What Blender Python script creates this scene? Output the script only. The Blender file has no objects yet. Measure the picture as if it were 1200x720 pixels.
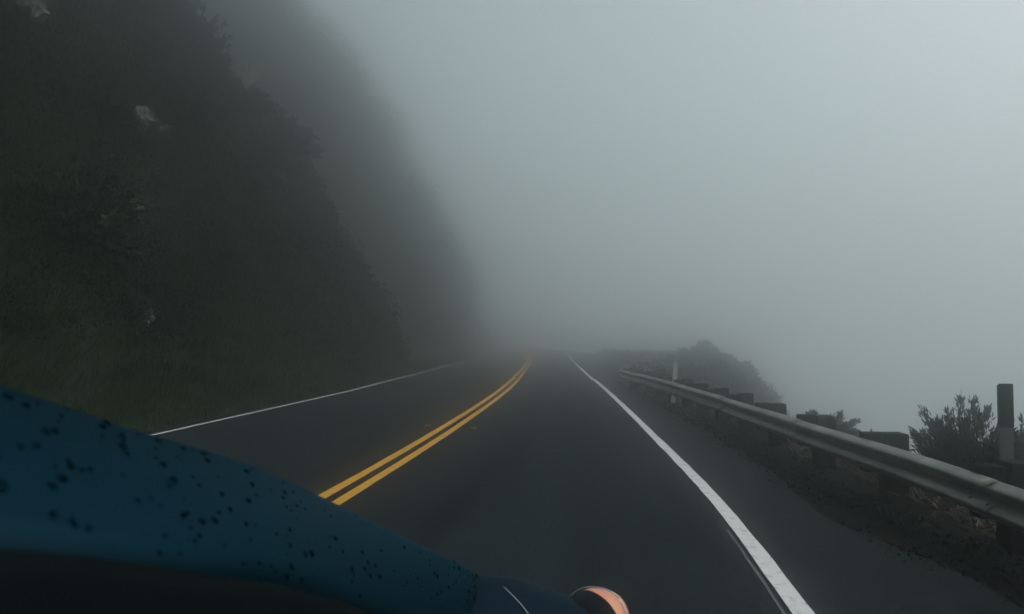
import bpy, bmesh, math, random
import numpy as np
from mathutils import Vector, Matrix

rng = np.random.default_rng(11)
random.seed(11)
S = bpy.context.scene
COL = S.collection
R = math.radians

# ------------------------------------------------------------------ camera, sky, sun, exposure
EYE = 1.48
cam_d = bpy.data.cameras.new("camera")
cam = bpy.data.objects.new("camera", cam_d)
COL.objects.link(cam)
cam.location = (0, 0, EYE)
cam.rotation_euler = (R(90) + math.atan(37 / 880), 0, math.atan(103 / 880))
cam_d.sensor_width = 36
cam_d.lens = 880 / 1200 * 36
cam_d.clip_start = 0.02
cam_d.clip_end = 2000
cam_d.dof.use_dof = True
cam_d.dof.focus_distance = 14
cam_d.dof.aperture_fstop = 6.3
S.camera = cam

SUN_EL, SUN_ROT = R(58), R(75)          # behind the cloud, over the sea on the right
W = bpy.data.worlds.new("World")
S.world = W
W.use_nodes = True
nt = W.node_tree
nt.nodes.clear()
out = nt.nodes.new("ShaderNodeOutputWorld")
bg = nt.nodes.new("ShaderNodeBackground")
sky = nt.nodes.new("ShaderNodeTexSky")
sky.sky_type = 'NISHITA'
sky.sun_disc = False
sky.sun_elevation = SUN_EL
sky.sun_rotation = SUN_ROT
sky.dust_density = 4.0
sky.air_density = 1.0
hs = nt.nodes.new("ShaderNodeHueSaturation")
hs.inputs["Saturation"].default_value = 0.42
hs.inputs["Hue"].default_value = 0.432
nt.links.new(sky.outputs[0], hs.inputs["Color"])
nt.links.new(hs.outputs[0], bg.inputs[0])
bg.inputs[1].default_value = 0.12
nt.links.new(bg.outputs[0], out.inputs[0])

sun_d = bpy.data.lights.new("sun", 'SUN')
sun_d.energy = 0.5
sun_d.angle = R(60)
sun_d.color = (1.0, 0.985, 0.955)
sun = bpy.data.objects.new("sun", sun_d)
COL.objects.link(sun)
sd = Vector((math.sin(SUN_ROT) * math.cos(SUN_EL), math.cos(SUN_ROT) * math.cos(SUN_EL), math.sin(SUN_EL)))
sun.rotation_euler = sd.to_track_quat('Z', 'Y').to_euler()

S.view_settings.view_transform = 'Standard'
S.view_settings.look = 'None'
S.view_settings.exposure = 0.0
S.view_settings.gamma = 1.0
S.cycles.volume_bounces = 24
S.cycles.max_bounces = 28
S.cycles.diffuse_bounces = 3
S.cycles.use_denoising = True

FOG = 0.043

# ------------------------------------------------------------------ helpers
def link(o, parent=None):
    COL.objects.link(o)
    if parent is not None:
        o.parent = parent
    return o

def mesh_obj(name, V, F, mat=None, parent=None, smooth=True, mats=None, fmat=None):
    me = bpy.data.meshes.new(name)
    me.from_pydata([tuple(map(float, v)) for v in V], [], [tuple(map(int, f)) for f in F])
    if mats:
        for m in mats:
            me.materials.append(m)
        if fmat is not None:
            me.polygons.foreach_set("material_index", np.asarray(fmat, np.int32))
    elif mat:
        me.materials.append(mat)
    if smooth:
        me.polygons.foreach_set("use_smooth", np.ones(len(me.polygons), bool))
    me.update()
    return link(bpy.data.objects.new(name, me), parent)

def quads_obj(name, V, mat, parent=None, attr=None, tri=False):
    """V: (n,4,3) or (n,3,3) loose leaf faces, fast path."""
    V = np.asarray(V, np.float32)
    n, k = V.shape[:2]
    me = bpy.data.meshes.new(name)
    me.vertices.add(n * k)
    me.vertices.foreach_set("co", V.reshape(-1))
    me.loops.add(n * k)
    me.loops.foreach_set("vertex_index", np.arange(n * k, dtype=np.int32))
    me.polygons.add(n)
    me.polygons.foreach_set("loop_start", np.arange(0, n * k, k, dtype=np.int32))
    me.polygons.foreach_set("loop_total", np.full(n, k, np.int32))
    if attr is not None:
        a = me.attributes.new("tint", 'FLOAT', 'FACE')
        a.data.foreach_set("value", np.asarray(attr, np.float32))
    me.materials.append(mat)
    me.update(calc_edges=True)
    return link(bpy.data.objects.new(name, me), parent)

def empty(name, loc, rz=0.0):
    o = bpy.data.objects.new(name, None)
    o.empty_display_size = 0.1
    o.location = loc
    o.rotation_euler = (0, 0, rz)
    return link(o)

def tag(o, label=None, cat=None, group=None, kind=None):
    if label: o["label"] = label
    if cat: o["category"] = cat
    if group: o["group"] = group
    if kind: o["kind"] = kind
    return o

def copy_tree(o, parent=None):
    c = o.copy()
    COL.objects.link(c)
    if parent is not None:
        c.parent = parent
    for ch in list(o.children):
        copy_tree(ch, c)
    return c

class MB:
    def __init__(s):
        s.V, s.F = [], []
    def add(s, V, F):
        b = len(s.V)
        s.V += [tuple(v) for v in V]
        s.F += [tuple(i + b for i in f) for f in F]
    def box(s, c, d, M=None, bev=0.0):
        bm = bmesh.new()
        bmesh.ops.create_cube(bm, size=1.0)
        for v in bm.verts:
            v.co = Vector((v.co.x * d[0], v.co.y * d[1], v.co.z * d[2]))
        if bev:
            bmesh.ops.bevel(bm, geom=bm.edges[:], offset=bev, segments=2, affect='EDGES')
        bm.verts.index_update()
        M = M or Matrix.Identity(3)
        s.add([Vector(c) + M @ v.co for v in bm.verts], [[v.index for v in f.verts] for f in bm.faces])
        bm.free()
    def tube(s, pts, rad, n=5, cap=True):
        pts = [Vector(p) for p in pts]
        V, F = [], []
        for i, p in enumerate(pts):
            t = (pts[min(i + 1, len(pts) - 1)] - pts[max(i - 1, 0)]).normalized()
            a = t.orthogonal().normalized()
            b = t.cross(a)
            r = rad[i] if hasattr(rad, '__len__') else rad
            for k in range(n):
                w = 2 * math.pi * k / n
                V.append(p + a * (r * math.cos(w)) + b * (r * math.sin(w)))
        for i in range(len(pts) - 1):
            for k in range(n):
                F.append((i * n + k, i * n + (k + 1) % n, (i + 1) * n + (k + 1) % n, (i + 1) * n + k))
        if cap:
            F.append(tuple(range(n - 1, -1, -1)))
            F.append(tuple((len(pts) - 1) * n + k for k in range(n)))
        s.add(V, F)
    def build(s, name, mat, parent=None, smooth=False):
        return mesh_obj(name, s.V, s.F, mat, parent, smooth)

def grid_faces(nr, nc):
    return [(i * nc + j, i * nc + j + 1, (i + 1) * nc + j + 1, (i + 1) * nc + j)
            for i in range(nr - 1) for j in range(nc - 1)]

def vnoise(x, y, seed=0):
    """smooth value noise in numpy, -1..1"""
    x = np.asarray(x, float); y = np.asarray(y, float)
    xi, yi = np.floor(x).astype(int), np.floor(y).astype(int)
    fx, fy = x - xi, y - yi
    fx = fx * fx * (3 - 2 * fx); fy = fy * fy * (3 - 2 * fy)
    def h(a, b):
        n = (a * 374761393 + b * 668265263 + seed * 974711) & 0x7fffffff
        n = ((n ^ (n >> 13)) * 1274126177) & 0x7fffffff
        return ((n ^ (n >> 16)) & 0xffff) / 32767.5 - 1
    return (h(xi, yi) * (1 - fx) + h(xi + 1, yi) * fx) * (1 - fy) + (h(xi, yi + 1) * (1 - fx) + h(xi + 1, yi + 1) * fx) * fy

def fbm(x, y, seed=0, o=4):
    s, a = 0, 1.0
    for k in range(o):
        s = s + a * vnoise(np.asarray(x) * 2 ** k, np.asarray(y) * 2 ** k, seed + k)
        a *= 0.5
    return s

# ------------------------------------------------------------------ materials
def mat(name, base, rough=0.8, spec=0.3, metal=0.0):
    m = bpy.data.materials.new(name)
    m.use_nodes = True
    b = m.node_tree.nodes["Principled BSDF"]
    b.inputs["Base Color"].default_value = (*base, 1)
    b.inputs["Roughness"].default_value = rough
    b.inputs["Specular IOR Level"].default_value = spec
    b.inputs["Metallic"].default_value = metal
    return m, m.node_tree, b

def noise_col(nt, b, stops, scale, detail=6, coords="Object", rough=0.6, stretch=None):
    tc = nt.nodes.new("ShaderNodeTexCoord")
    n = nt.nodes.new("ShaderNodeTexNoise")
    n.inputs["Scale"].default_value = scale
    n.inputs["Detail"].default_value = detail
    n.inputs["Roughness"].default_value = rough
    src = tc.outputs[coords]
    if stretch:
        mp = nt.nodes.new("ShaderNodeMapping")
        mp.inputs["Scale"].default_value = stretch
        nt.links.new(src, mp.inputs[0])
        src = mp.outputs[0]
    nt.links.new(src, n.inputs["Vector"])
    r = nt.nodes.new("ShaderNodeValToRGB")
    els = r.color_ramp.elements
    while len(els) < len(stops):
        els.new(0.5)
    for e, (p, c) in zip(els, stops):
        e.position = p
        e.color = (*c, 1)
    nt.links.new(n.outputs["Fac"], r.inputs[0])
    if b is not None:
        nt.links.new(r.outputs[0], b.inputs["Base Color"])
    return n, r, src

def bump(nt, b, src, scale, strength, dist, detail=8):
    n = nt.nodes.new("ShaderNodeTexNoise")
    n.inputs["Scale"].default_value = scale
    n.inputs["Detail"].default_value = detail
    nt.links.new(src, n.inputs["Vector"])
    u = nt.nodes.new("ShaderNodeBump")
    u.inputs["Strength"].default_value = strength
    u.inputs["Distance"].default_value = dist
    nt.links.new(n.outputs["Fac"], u.inputs["Height"])
    nt.links.new(u.outputs[0], b.inputs["Normal"])
    return u

def mix(nt, fac, a, b_):
    m = nt.nodes.new("ShaderNodeMix")
    m.data_type = 'RGBA'
    for sock, v in ((m.inputs[0], fac), (m.inputs[6], a), (m.inputs[7], b_)):
        if isinstance(v, bpy.types.NodeSocket):
            nt.links.new(v, sock)
        elif isinstance(v, tuple):
            sock.default_value = (*v, 1)
        else:
            sock.default_value = v
    return m.outputs[2]

def asphalt(name, dark, light):
    m, nt, b = mat(name, dark, 0.9, 0.06)
    n, r, src = noise_col(nt, None, [(0.3, dark), (0.7, light)], 0.35, 5)
    # long wear streaks along the road, fine aggregate on top
    n2, r2, _ = noise_col(nt, None, [(0.35, (0.72,) * 3), (0.65, (1.28,) * 3)], 1.0, 6, stretch=(2.2, 0.10, 1))
    n3, r3, _ = noise_col(nt, None, [(0.36, (0.35,) * 3), (0.55, (0.9,) * 3), (0.70, (3.0,) * 3)], 60, 4)
    def mul(a, c):
        x = nt.nodes.new("ShaderNodeMix"); x.data_type = 'RGBA'; x.blend_type = 'MULTIPLY'
        x.inputs[0].default_value = 1.0
        nt.links.new(a, x.inputs[6]); nt.links.new(c, x.inputs[7])
        return x.outputs[2]
    c = mul(mul(r.outputs[0], r2.outputs[0]), r3.outputs[0])
    nt.links.new(c, b.inputs["Base Color"])
    bump(nt, b, src, 120, 0.5, 0.006)
    return m

M = {}
M["road"] = asphalt("asphalt", (0.011, 0.0185, 0.022), (0.019, 0.0275, 0.032))
M["shoulder"] = asphalt("asphalt_shoulder", (0.011, 0.0175, 0.020), (0.021, 0.028, 0.030))

def paint(name, col, worn):
    m, nt, b = mat(name, col, 0.7, 0.3)
    noise_col(nt, b, [(0.33, worn), (0.47, col), (0.8, tuple(min(1, c * 1.06) for c in col))], 9, 8, rough=0.7)
    return m
M["white_paint"] = paint("white_road_paint", (0.66, 0.69, 0.67), (0.36, 0.38, 0.37))
M["old_paint"] = paint("worn_road_paint", (0.085, 0.09, 0.09), (0.04, 0.045, 0.045))
M["yellow_paint"] = paint("yellow_road_paint", (0.62, 0.33, 0.035), (0.34, 0.19, 0.03))

m, nt, b = mat("soil", (0.03, 0.026, 0.02), 0.95, 0.03)
_, _, src = noise_col(nt, b, [(0.3, (0.004, 0.0055, 0.005)), (0.55, (0.008, 0.0095, 0.0085)), (0.80, (0.024, 0.024, 0.021))], 2.2, 10, rough=0.75)
bump(nt, b, src, 14, 0.8, 0.05)
M["soil"] = m
m, nt, b = mat("hill_earth", (0.02, 0.024, 0.018), 0.95, 0.1)
_, _, src = noise_col(nt, b, [(0.35, (0.009, 0.014, 0.011)), (0.6, (0.018, 0.023, 0.017)), (0.80, (0.050, 0.047, 0.038))], 0.6, 10, rough=0.75)
bump(nt, b, src, 6, 0.9, 0.15)
M["hill"] = m

m, nt, b = mat("bounce_cliff_rock", (0.28, 0.27, 0.25), 0.9, 0.1)  # unseen seaward slope, made pale to brighten the low fog
_, _, src = noise_col(nt, b, [(0.3, (0.17, 0.165, 0.155)), (0.55, (0.30, 0.295, 0.28)), (0.75, (0.42, 0.41, 0.385))], 0.8, 10, rough=0.75)
bump(nt, b, src, 3, 0.9, 0.15)
M["bounce_cliff"] = m

def leafmat(name, c0, c1, c2):
    m, nt, b = mat(name, c1, 0.75, 0.07)
    a = nt.nodes.new("ShaderNodeAttribute")
    a.attribute_name = "tint"
    r = nt.nodes.new("ShaderNodeValToRGB")
    els = r.color_ramp.elements
    els.new(0.5)
    for e, (p, c) in zip(els, [(0.0, c0), (0.5, c1), (1.0, c2)]):
        e.position = p
        e.color = (*c, 1)
    nt.links.new(a.outputs["Fac"], r.inputs[0])
    nt.links.new(r.outputs[0], b.inputs["Base Color"])
    return m
M["brush"] = leafmat("brush_leaves", (0.005, 0.014, 0.011), (0.017, 0.036, 0.026), (0.058, 0.072, 0.046))
M["grass"] = leafmat("verge_grass", (0.022, 0.042, 0.020), (0.034, 0.064, 0.028), (0.085, 0.088, 0.042))
M["dry"] = leafmat("dry_grass", (0.045, 0.040, 0.032), (0.13, 0.113, 0.088), (0.25, 0.220, 0.175))
M["coast"] = leafmat("coastal_shrub_leaves", (0.014, 0.024, 0.018), (0.026, 0.038, 0.028), (0.055, 0.066, 0.046))
M["pale_leaf"] = leafmat("pale_plant_leaves", (0.22, 0.24, 0.20), (0.36, 0.38, 0.32), (0.46, 0.48, 0.41))
M["needle"] = leafmat("conifer_needles", (0.018, 0.028, 0.020), (0.030, 0.042, 0.030), (0.050, 0.060, 0.042))
m, nt, b = mat("bark", (0.05, 0.04, 0.032), 0.9, 0.1)
noise_col(nt, b, [(0.3, (0.025, 0.021, 0.018)), (0.7, (0.08, 0.065, 0.05))], 12, 6, stretch=(1, 1, 0.2))
M["bark"] = m
m, nt, b = mat("pale_rock", (0.3, 0.29, 0.27), 0.9, 0.2)
_, _, src = noise_col(nt, b, [(0.3, (0.045, 0.048, 0.043)), (0.5, (0.11, 0.11, 0.10)), (0.75, (0.25, 0.245, 0.225))], 2.5, 9)
bump(nt, b, src, 9, 0.8, 0.06)
M["rock"] = m

# weathered zinc rail: the zinc is dull, dust and lichen lie on it in patches
m, nt, b = mat("weathered_zinc", (0.3, 0.31, 0.3), 0.42, 0.4, 0.75)
n1, r1, src = noise_col(nt, None, [(0.32, (0.10, 0.106, 0.094)), (0.5, (0.19, 0.198, 0.175)), (0.72, (0.32, 0.315, 0.268))], 2.2, 9, rough=0.7)
n2, r2, _ = noise_col(nt, None, [(0.60, (0,) * 3), (0.72, (1,) * 3)], 3.3, 10, rough=0.75, stretch=(1, 0.6, 1))
nt.links.new(mix(nt, r2.outputs[0], r1.outputs[0], (0.10, 0.085, 0.062)), b.inputs["Base Color"])
bump(nt, b, src, 30, 0.15, 0.004)
M["zinc"] = m
m, nt, b = mat("dark_timber", (0.05, 0.045, 0.04), 0.9, 0.04)
_, _, src = noise_col(nt, b, [(0.3, (0.006, 0.007, 0.007)), (0.7, (0.019, 0.019, 0.018))], 5, 8, stretch=(6, 6, 0.5))
bump(nt, b, src, 18, 0.4, 0.01)
M["timber"] = m
m, nt, b = mat("white_post_paint", (0.55, 0.55, 0.52), 0.7, 0.3)
noise_col(nt, b, [(0.3, (0.55, 0.55, 0.52)), (0.6, (0.78, 0.78, 0.75))], 6, 7)
M["post_white"] = m
m, nt, b = mat("weathered_post", (0.12, 0.12, 0.115), 0.75, 0.3)
noise_col(nt, b, [(0.3, (0.085, 0.088, 0.085)), (0.7, (0.15, 0.15, 0.14))], 7, 7)
M["post_grey"] = m
M["reflector"], _, _ = mat("amber_reflector", (0.35, 0.14, 0.03), 0.4, 0.4)
M["dull_yellow"], _, _ = mat("dirty_reflector_body", (0.16, 0.10, 0.03), 0.7, 0.2)
m, nt, b = mat("sea_water", (0.06, 0.11, 0.12), 0.3, 0.5)
tc = nt.nodes.new("ShaderNodeTexCoord")
bump(nt, b, tc.outputs["Object"], 0.25, 0.6, 0.4)
M["sea"] = m

# car
m, nt, b = mat("blue_car_paint", (0.02, 0.08, 0.12), 0.42, 0.2, 1.0)
b.inputs["Specular Tint"].default_value = (0.40, 0.49, 0.54, 1)
b.inputs["Coat Weight"].default_value = 0.0
b.inputs["Coat Roughness"].default_value = 0.08
tc = nt.nodes.new("ShaderNodeTexCoord")
n, r, _ = noise_col(nt, b, [(0.3, (0.016, 0.042, 0.061)), (0.7, (0.023, 0.061, 0.088))], 700, 2)
M["paint"] = m
m, nt, b = mat("black_plastic_trim", (0.006, 0.009, 0.010), 0.95, 0.0)
M["trim"] = m
M["shaded_paint"], _, _ = mat("shaded_wing_paint", (0.003, 0.013, 0.024), 0.5, 0.015, 0.0)  # the blue body paint, its dimmer reflections put into the colour
M["rubber"], _, _ = mat("tyre_rubber", (0.015, 0.015, 0.015), 0.85, 0.2)
M["alloy"], _, _ = mat("wheel_alloy", (0.4, 0.41, 0.42), 0.35, 0.5, 0.8)
M["bezel"], _, _ = mat("dark_lamp_bezel", (0.003, 0.006, 0.009), 0.3, 0.04)
M["amber"], _, ab = mat("amber_lamp_lens", (0.72, 0.30, 0.17), 0.22, 0.6)
ab.inputs["Emission Color"].default_value = (1.0, 0.40, 0.22, 1)      # the corner lamp is lit
ab.inputs["Emission Strength"].default_value = 0.06
M["chrome_glint"], _, _ = mat("chrome_and_glints", (0.55, 0.57, 0.58), 0.2, 0.5, 1.0)  # lamp rim, and the highlights built as lamp streaks and wing line
m, nt, b = mat("dark_drop_paint", (0.002, 0.014, 0.022), 0.18, 0.16, 1.0)  # opaque drops, their dark refraction put into the colour
b.inputs["Specular Tint"].default_value = (0.13, 0.20, 0.235, 1)
M["dark_drop"] = m

# ------------------------------------------------------------------ road lines as functions of Y (metres ahead)
def curve(pts):
    P = np.array(pts, float)
    ys, xs = P[:, 1], P[:, 0]
    # natural cubic spline
    n = len(ys); hh = np.diff(ys)
    A = np.eye(n); r = np.zeros(n)
    for i in range(1, n - 1):
        A[i, i - 1:i + 2] = hh[i - 1], 2 * (hh[i - 1] + hh[i]), hh[i]
        r[i] = 6 * ((xs[i + 1] - xs[i]) / hh[i] - (xs[i] - xs[i - 1]) / hh[i - 1])
    m2 = np.linalg.solve(A, r)
    def f(y):
        y = np.asarray(y, float)
        i = np.clip(np.searchsorted(ys, y) - 1, 0, n - 2)
        h_ = hh[i]; a = (ys[i + 1] - y); b_ = (y - ys[i])
        v = m2[i] * a ** 3 / (6 * h_) + m2[i + 1] * b_ ** 3 / (6 * h_) + (xs[i] / h_ - m2[i] * h_ / 6) * a + (xs[i + 1] / h_ - m2[i + 1] * h_ / 6) * b_
        s0 = (xs[1] - xs[0]) / hh[0]; s1 = (xs[-1] - xs[-2]) / hh[-1]
        v = np.where(y < ys[0], xs[0] + s0 * (y - ys[0]), v)
        return np.where(y > ys[-1], xs[-1] + s1 * (y - ys[-1]), v)
    return f
f_yl = curve([(-2.57, -40), (-2.575, 6.5), (-2.57, 9.5), (-2.61, 13), (-2.70, 17), (-2.98, 24), (-3.46, 31.5), (-4.62, 48), (-6.55, 66), (-10.2, 92), (-21, 140)])
f_yr = lambda y: f_yl(y) + 0.225
f_w = curve([(1.07, -40), (1.07, 4.3), (1.06, 6.2), (0.87, 10.35), (0.64, 14.3), (0.26, 20.3), (-0.19, 26.9), (-0.71, 34.6), (-1.86, 52.4), (-3.1, 70), (-6.8, 95), (-17.5, 140)])
f_l = curve([(-6.78, -40), (-6.79, 11), (-6.87, 15), (-6.95, 19), (-7.32, 26), (-7.70, 33), (-8.58, 46), (-10.1, 64), (-14, 92), (-25, 140)])
f_rail = curve([(2.66, -40), (2.64, 2), (2.60, 5.6), (2.47, 7.3), (2.34, 8.6), (2.17, 10.3), (1.98, 12.4), (1.66, 15.6), (1.22, 19.4), (0.66, 23.6)])
f_dirt = curve([(2.4, -40), (2.33, 2), (2.22, 5.0), (1.93, 6.4), (1.80, 8.0), (1.72, 10), (1.56, 12.6), (1.17, 18.7), (0.62, 24.5), (0.35, 30), (-0.1, 38), (-1.0, 52), (-2.2, 70), (-5.9, 95), (-16.5, 140)])

def dip(y):                                     # the road goes over a crest far ahead
    y = np.asarray(y, float)
    return -0.0003 * np.clip(y - 105, 0, None) ** 2

# ------------------------------------------------------------------ ground sheet, right of the hill foot
def smooth(a, b_, x):
    t = np.clip((np.asarray(x, float) - a) / (b_ - a), 0, 1)
    return t * t * (3 - 2 * t)

def x_base(y):                                  # foot of the hill
    y = np.asarray(y, float)
    gully = 6.5 * smooth(33.5, 40, y) * (1 - smooth(50, 66, y))
    return f_l(y) - 1.15 + 0.22 * vnoise(y * 0.35, 3.3, 5) - gully + 0.15 * smooth(28, 33, y)

def x_edge(y):                                  # where the shoulder breaks off towards the sea
    y = np.asarray(y, float)
    near = f_dirt(y) + 1.55 + 0.25 * vnoise(y * 0.6, 1.7, 9)
    far = 6.6 + 0.02 * (y - 45) + 0.7 * vnoise(y * 0.25, 0.4, 10)
    w = smooth(25, 36, y) * (1 - smooth(58, 80, y))
    return near * (1 - w) + far * w

YS = np.unique(np.concatenate([np.arange(-40, 0, 2.0), np.arange(0, 32, 0.25), np.arange(32, 80, 0.8), np.arange(80, 261, 4.0)]))
SEA_Z = -62.0

def ground_row(y):
    b0, fl, fd, ed = float(x_base(y)), float(f_l(y)), float(f_dirt(y)), float(x_edge(y))
    xs, zs = [], []
    for t in np.linspace(0, 1, 8):
        x = b0 + (fl - 0.25 - b0) * t
        xs.append(x); zs.append(0.10 * (1 - t) ** 1.5 + (0.03 * vnoise(x * 3, y * 3, 2) if 0.02 < t < 0.98 else 0))
    for t in np.linspace(0, 1, 5)[1:]:
        xs.append(fl - 0.25 + (fd + 0.1 - fl + 0.25) * t); zs.append(-0.01)
    for t in np.linspace(0, 1, 15)[1:]:
        x = fd + 0.1 + (ed - fd - 0.1) * t
        xs.append(x); zs.append(0.015 * math.sin(math.pi * min(1, t * 1.4)) + 0.025 * fbm(x * 4, y * 4, 3, 3) - 0.12 * smooth(0.75, 1, t))
    z0 = zs[-1]
    for d in (0.4, 0.9, 1.6, 2.6, 4.2, 7, 11, 17, 25, 35, 48, 62):
        slope = 1.05 + 0.15 * vnoise(y * 0.1, d * 0.2, 4)
        zz = z0 - d * slope * smooth(-0.4, 2.2, d) * 1.0 + (0.25 * vnoise(d * 0.8, y * 0.5, 6))
        xs.append(ed + d); zs.append(max(zz, SEA_Z - 0.5))
    return xs, [z + float(dip(y)) for z in zs]

V = []
for y in YS:
    xs, zs = ground_row(y)
    V += [(x, y, z) for x, z in zip(xs, zs)]
nc = len(xs)
FC = grid_faces(len(YS), nc)
ground = mesh_obj("ground", V, FC, None, mats=[M["soil"], M["bounce_cliff"]], fmat=[1 if (f[0] % nc) >= nc - 10 else 0 for f in FC])
tag(ground, kind="structure")

sea = mesh_obj("sea", [(-280, -280, SEA_Z), (280, -280, SEA_Z), (280, 280, SEA_Z), (-280, 280, SEA_Z)], [(0, 1, 2, 3)], M["sea"])
tag(sea, kind="structure")

def strip(name, fa, fb, y0, y1, z, mt, parent=None, n=200, cols=2, jag=0.0, seed=0):
    ys = np.linspace(y0, y1, n)
    a, b_ = fa(ys), fb(ys)
    if jag:
        a = a + jag * fbm(ys * 3.1, 0.3, seed, 3)
        b_ = b_ + jag * fbm(ys * 2.7, 5.3, seed + 7, 3)
    V = []
    for i, y in enumerate(ys):
        for j in range(cols):
            t = j / (cols - 1)
            V.append((a[i] + (b_[i] - a[i]) * t, y, z + float(dip(y))))
    return mesh_obj(name, V, grid_faces(n, cols), mt, parent)

road = strip("road", lambda y: f_l(y) - 0.22, lambda y: f_w(y) + 0.30, -40, 260, 0.004, M["road"], None, 500, 6)
tag(road, kind="structure")
shoulder = strip("road_shoulder", lambda y: f_w(y) + 0.02, lambda y: f_dirt(y) + 0.02, -40, 200, 0.008, M["shoulder"], road, 700, 4, 0.0)
sh_me = shoulder.data                          # ragged outer edge where dirt has crept over it
for v in sh_me.vertices:
    if v.index % 4 == 3:
        v.co.x += 0.10 * float(fbm(v.co.y * 1.3, 2.2, 21, 4))
    if v.index % 4 == 0:
        v.co.x += 0.02 * float(fbm(v.co.y * 2.3, 7.2, 22, 3))

def line(name, f, off, w, y0, y1, mt, z=0.012, jag=0.004, seed=1):
    n = max(12, int((y1 - y0) * 4))
    return strip(name, lambda y: f(y) + off - w / 2, lambda y: f(y) + off + w / 2, y0, y1, z, mt, road, n, 3, jag, seed)
line("yellow_line", f_yl, 0, 0.115, -20, 150, M["yellow_paint"], seed=31)
line("yellow_line", f_yr, 0, 0.115, -20, 150, M["yellow_paint"], seed=32)
line("white_line", f_w, 0.0, 0.12, -20, 27.3, M["white_paint"], 0.016, 0.006, 33)
line("white_line", f_w, -0.055, 0.105, 26.9, 150, M["white_paint"], 0.012, 0.006, 34)
o = line("old_white_line", f_w, -0.098, 0.022, 2, 6.0, M["old_paint"], 0.012, 0.006, 35)
o["label"] = "faint worn strip of older paint beside the white line"
line("white_line", f_l, 0.0, 0.085, -20, 16.2, M["white_paint"], 0.012, 0.006, 36)
line("white_line", f_l, 0.012, 0.10, 16.2, 24.5, M["white_paint"], 0.016, 0.006, 37)
line("white_line", f_l, 0.0, 0.085, 24.5, 150, M["white_paint"], 0.012, 0.006, 38)

# ------------------------------------------------------------------ hillside
def prof(pts):
    P = np.array(pts, float)
    L = np.concatenate([[0], np.cumsum(np.hypot(*np.diff(P, axis=0).T))])
    u = np.linspace(0, 1, 60)
    # dense near the foot
    s = (u ** 1.25) * L[-1]
    return np.stack([np.interp(s, L, P[:, 0]), np.interp(s, L, P[:, 1])], 1)
P_near = prof([(0, .1), (0.9, .5), (1.8, 1.7), (3.0, 4.4), (5.0, 8.2), (6.4, 11.6), (8.6, 13.8), (12, 17), (18, 22), (34, 30), (60, 36)])
P_spur = prof([(0, .1), (0.6, 1.0), (1.5, 2.6), (3.1, 5.4), (5.3, 8.6), (6.7, 11.6), (8.5, 13.3), (11.3, 15.7), (17, 20), (34, 29), (60, 36)])
P_far = prof([(0, .1), (0.5, 2.0), (1.6, 7.2), (4.6, 15), (9, 21.2), (12.5, 26.3), (16.5, 31.3), (20.5, 35), (34, 41), (60, 43)])

def smooth_prof(P):
    Q = P.copy()
    for _ in range(3):
        Q[1:-1] = 0.25 * Q[:-2] + 0.5 * Q[1:-1] + 0.25 * Q[2:]
    return Q
P_near, P_spur, P_far = map(smooth_prof, (P_near, P_spur, P_far))

HY = np.unique(np.concatenate([np.arange(-40, 0, 2.0), np.arange(0, 70, 0.5), np.arange(70, 120, 1.5), np.arange(120, 261, 6.0)]))
HV = np.zeros((len(HY), 60, 3))
for i, y in enumerate(HY):
    a = float(smooth(20, 31, y)); c = float(smooth(42, 62, y))
    P = (P_near * (1 - a) + P_spur * a) * (1 - c) + P_far * c
    t, z = P[:, 0], P[:, 1]
    amp = smooth(0.2, 3.0, np.arange(60) / 59 * 30)
    bulge = amp * ((0.75 + 0.9 * c) * fbm(y * 0.16 + 0 * z, z * 0.22, 40, 4) + 0.42 * fbm(y * 0.7 + 0 * z, z * 0.8, 44, 3))
    HV[i, :, 0] = float(x_base(y)) - t + bulge
    HV[i, :, 1] = y
    HV[i, :, 2] = np.maximum(z, 0.1) + 0.4 * amp * fbm(t * 0.3, y * 0.3 + 0 * t, 47, 3) + float(dip(y))
hill = mesh_obj("hillside", HV.reshape(-1, 3), grid_faces(len(HY), 60), M["hill"])
tag(hill, kind="structure")

# sample points on the hill quads
def hill_points(n, y0, y1, k1=60, k0=0, dens=None):
    ii = np.where((HY[:-1] >= y0) & (HY[:-1] < y1))[0]
    A = HV[ii][:, k0:k1 - 1]; B = HV[ii][:, k0 + 1:k1]; C = HV[ii + 1][:, k0 + 1:k1]; D = HV[ii + 1][:, k0:k1 - 1]
    N = np.cross(D - A, B - A)
    ar = np.linalg.norm(N, axis=-1)
    N /= ar[..., None] + 1e-9
    N[N[..., 2] < 0] *= -1
    w = ar.copy()
    if dens is not None:
        w = w * dens((A + C) / 2)
    w = w.ravel() / w.sum()
    idx = rng.choice(len(w), n, p=w)
    u, v = rng.random((2, n, 1))
    f = lambda Q: Q.reshape(-1, 3)[idx]
    Pp = (f(A) * (1 - u) + f(B) * u) * (1 - v) + (f(D) * (1 - u) + f(C) * u) * v
    return Pp, N.reshape(-1, 3)[idx]

def unit(v):
    return v / (np.linalg.norm(v, axis=-1, keepdims=True) + 1e-9)

def leaf_quads(P, D, L, Wd):
    n = len(P)
    D = unit(D)
    sd_ = unit(np.cross(D, unit(rng.normal(size=(n, 3)))))
    L = np.broadcast_to(np.asarray(L), (n,))[:, None]; Wd = np.broadcast_to(np.asarray(Wd), (n,))[:, None]
    return np.stack([P, P + D * L * 0.45 + sd_ * Wd / 2, P + D * L, P + D * L * 0.45 - sd_ * Wd / 2], 1)

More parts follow.
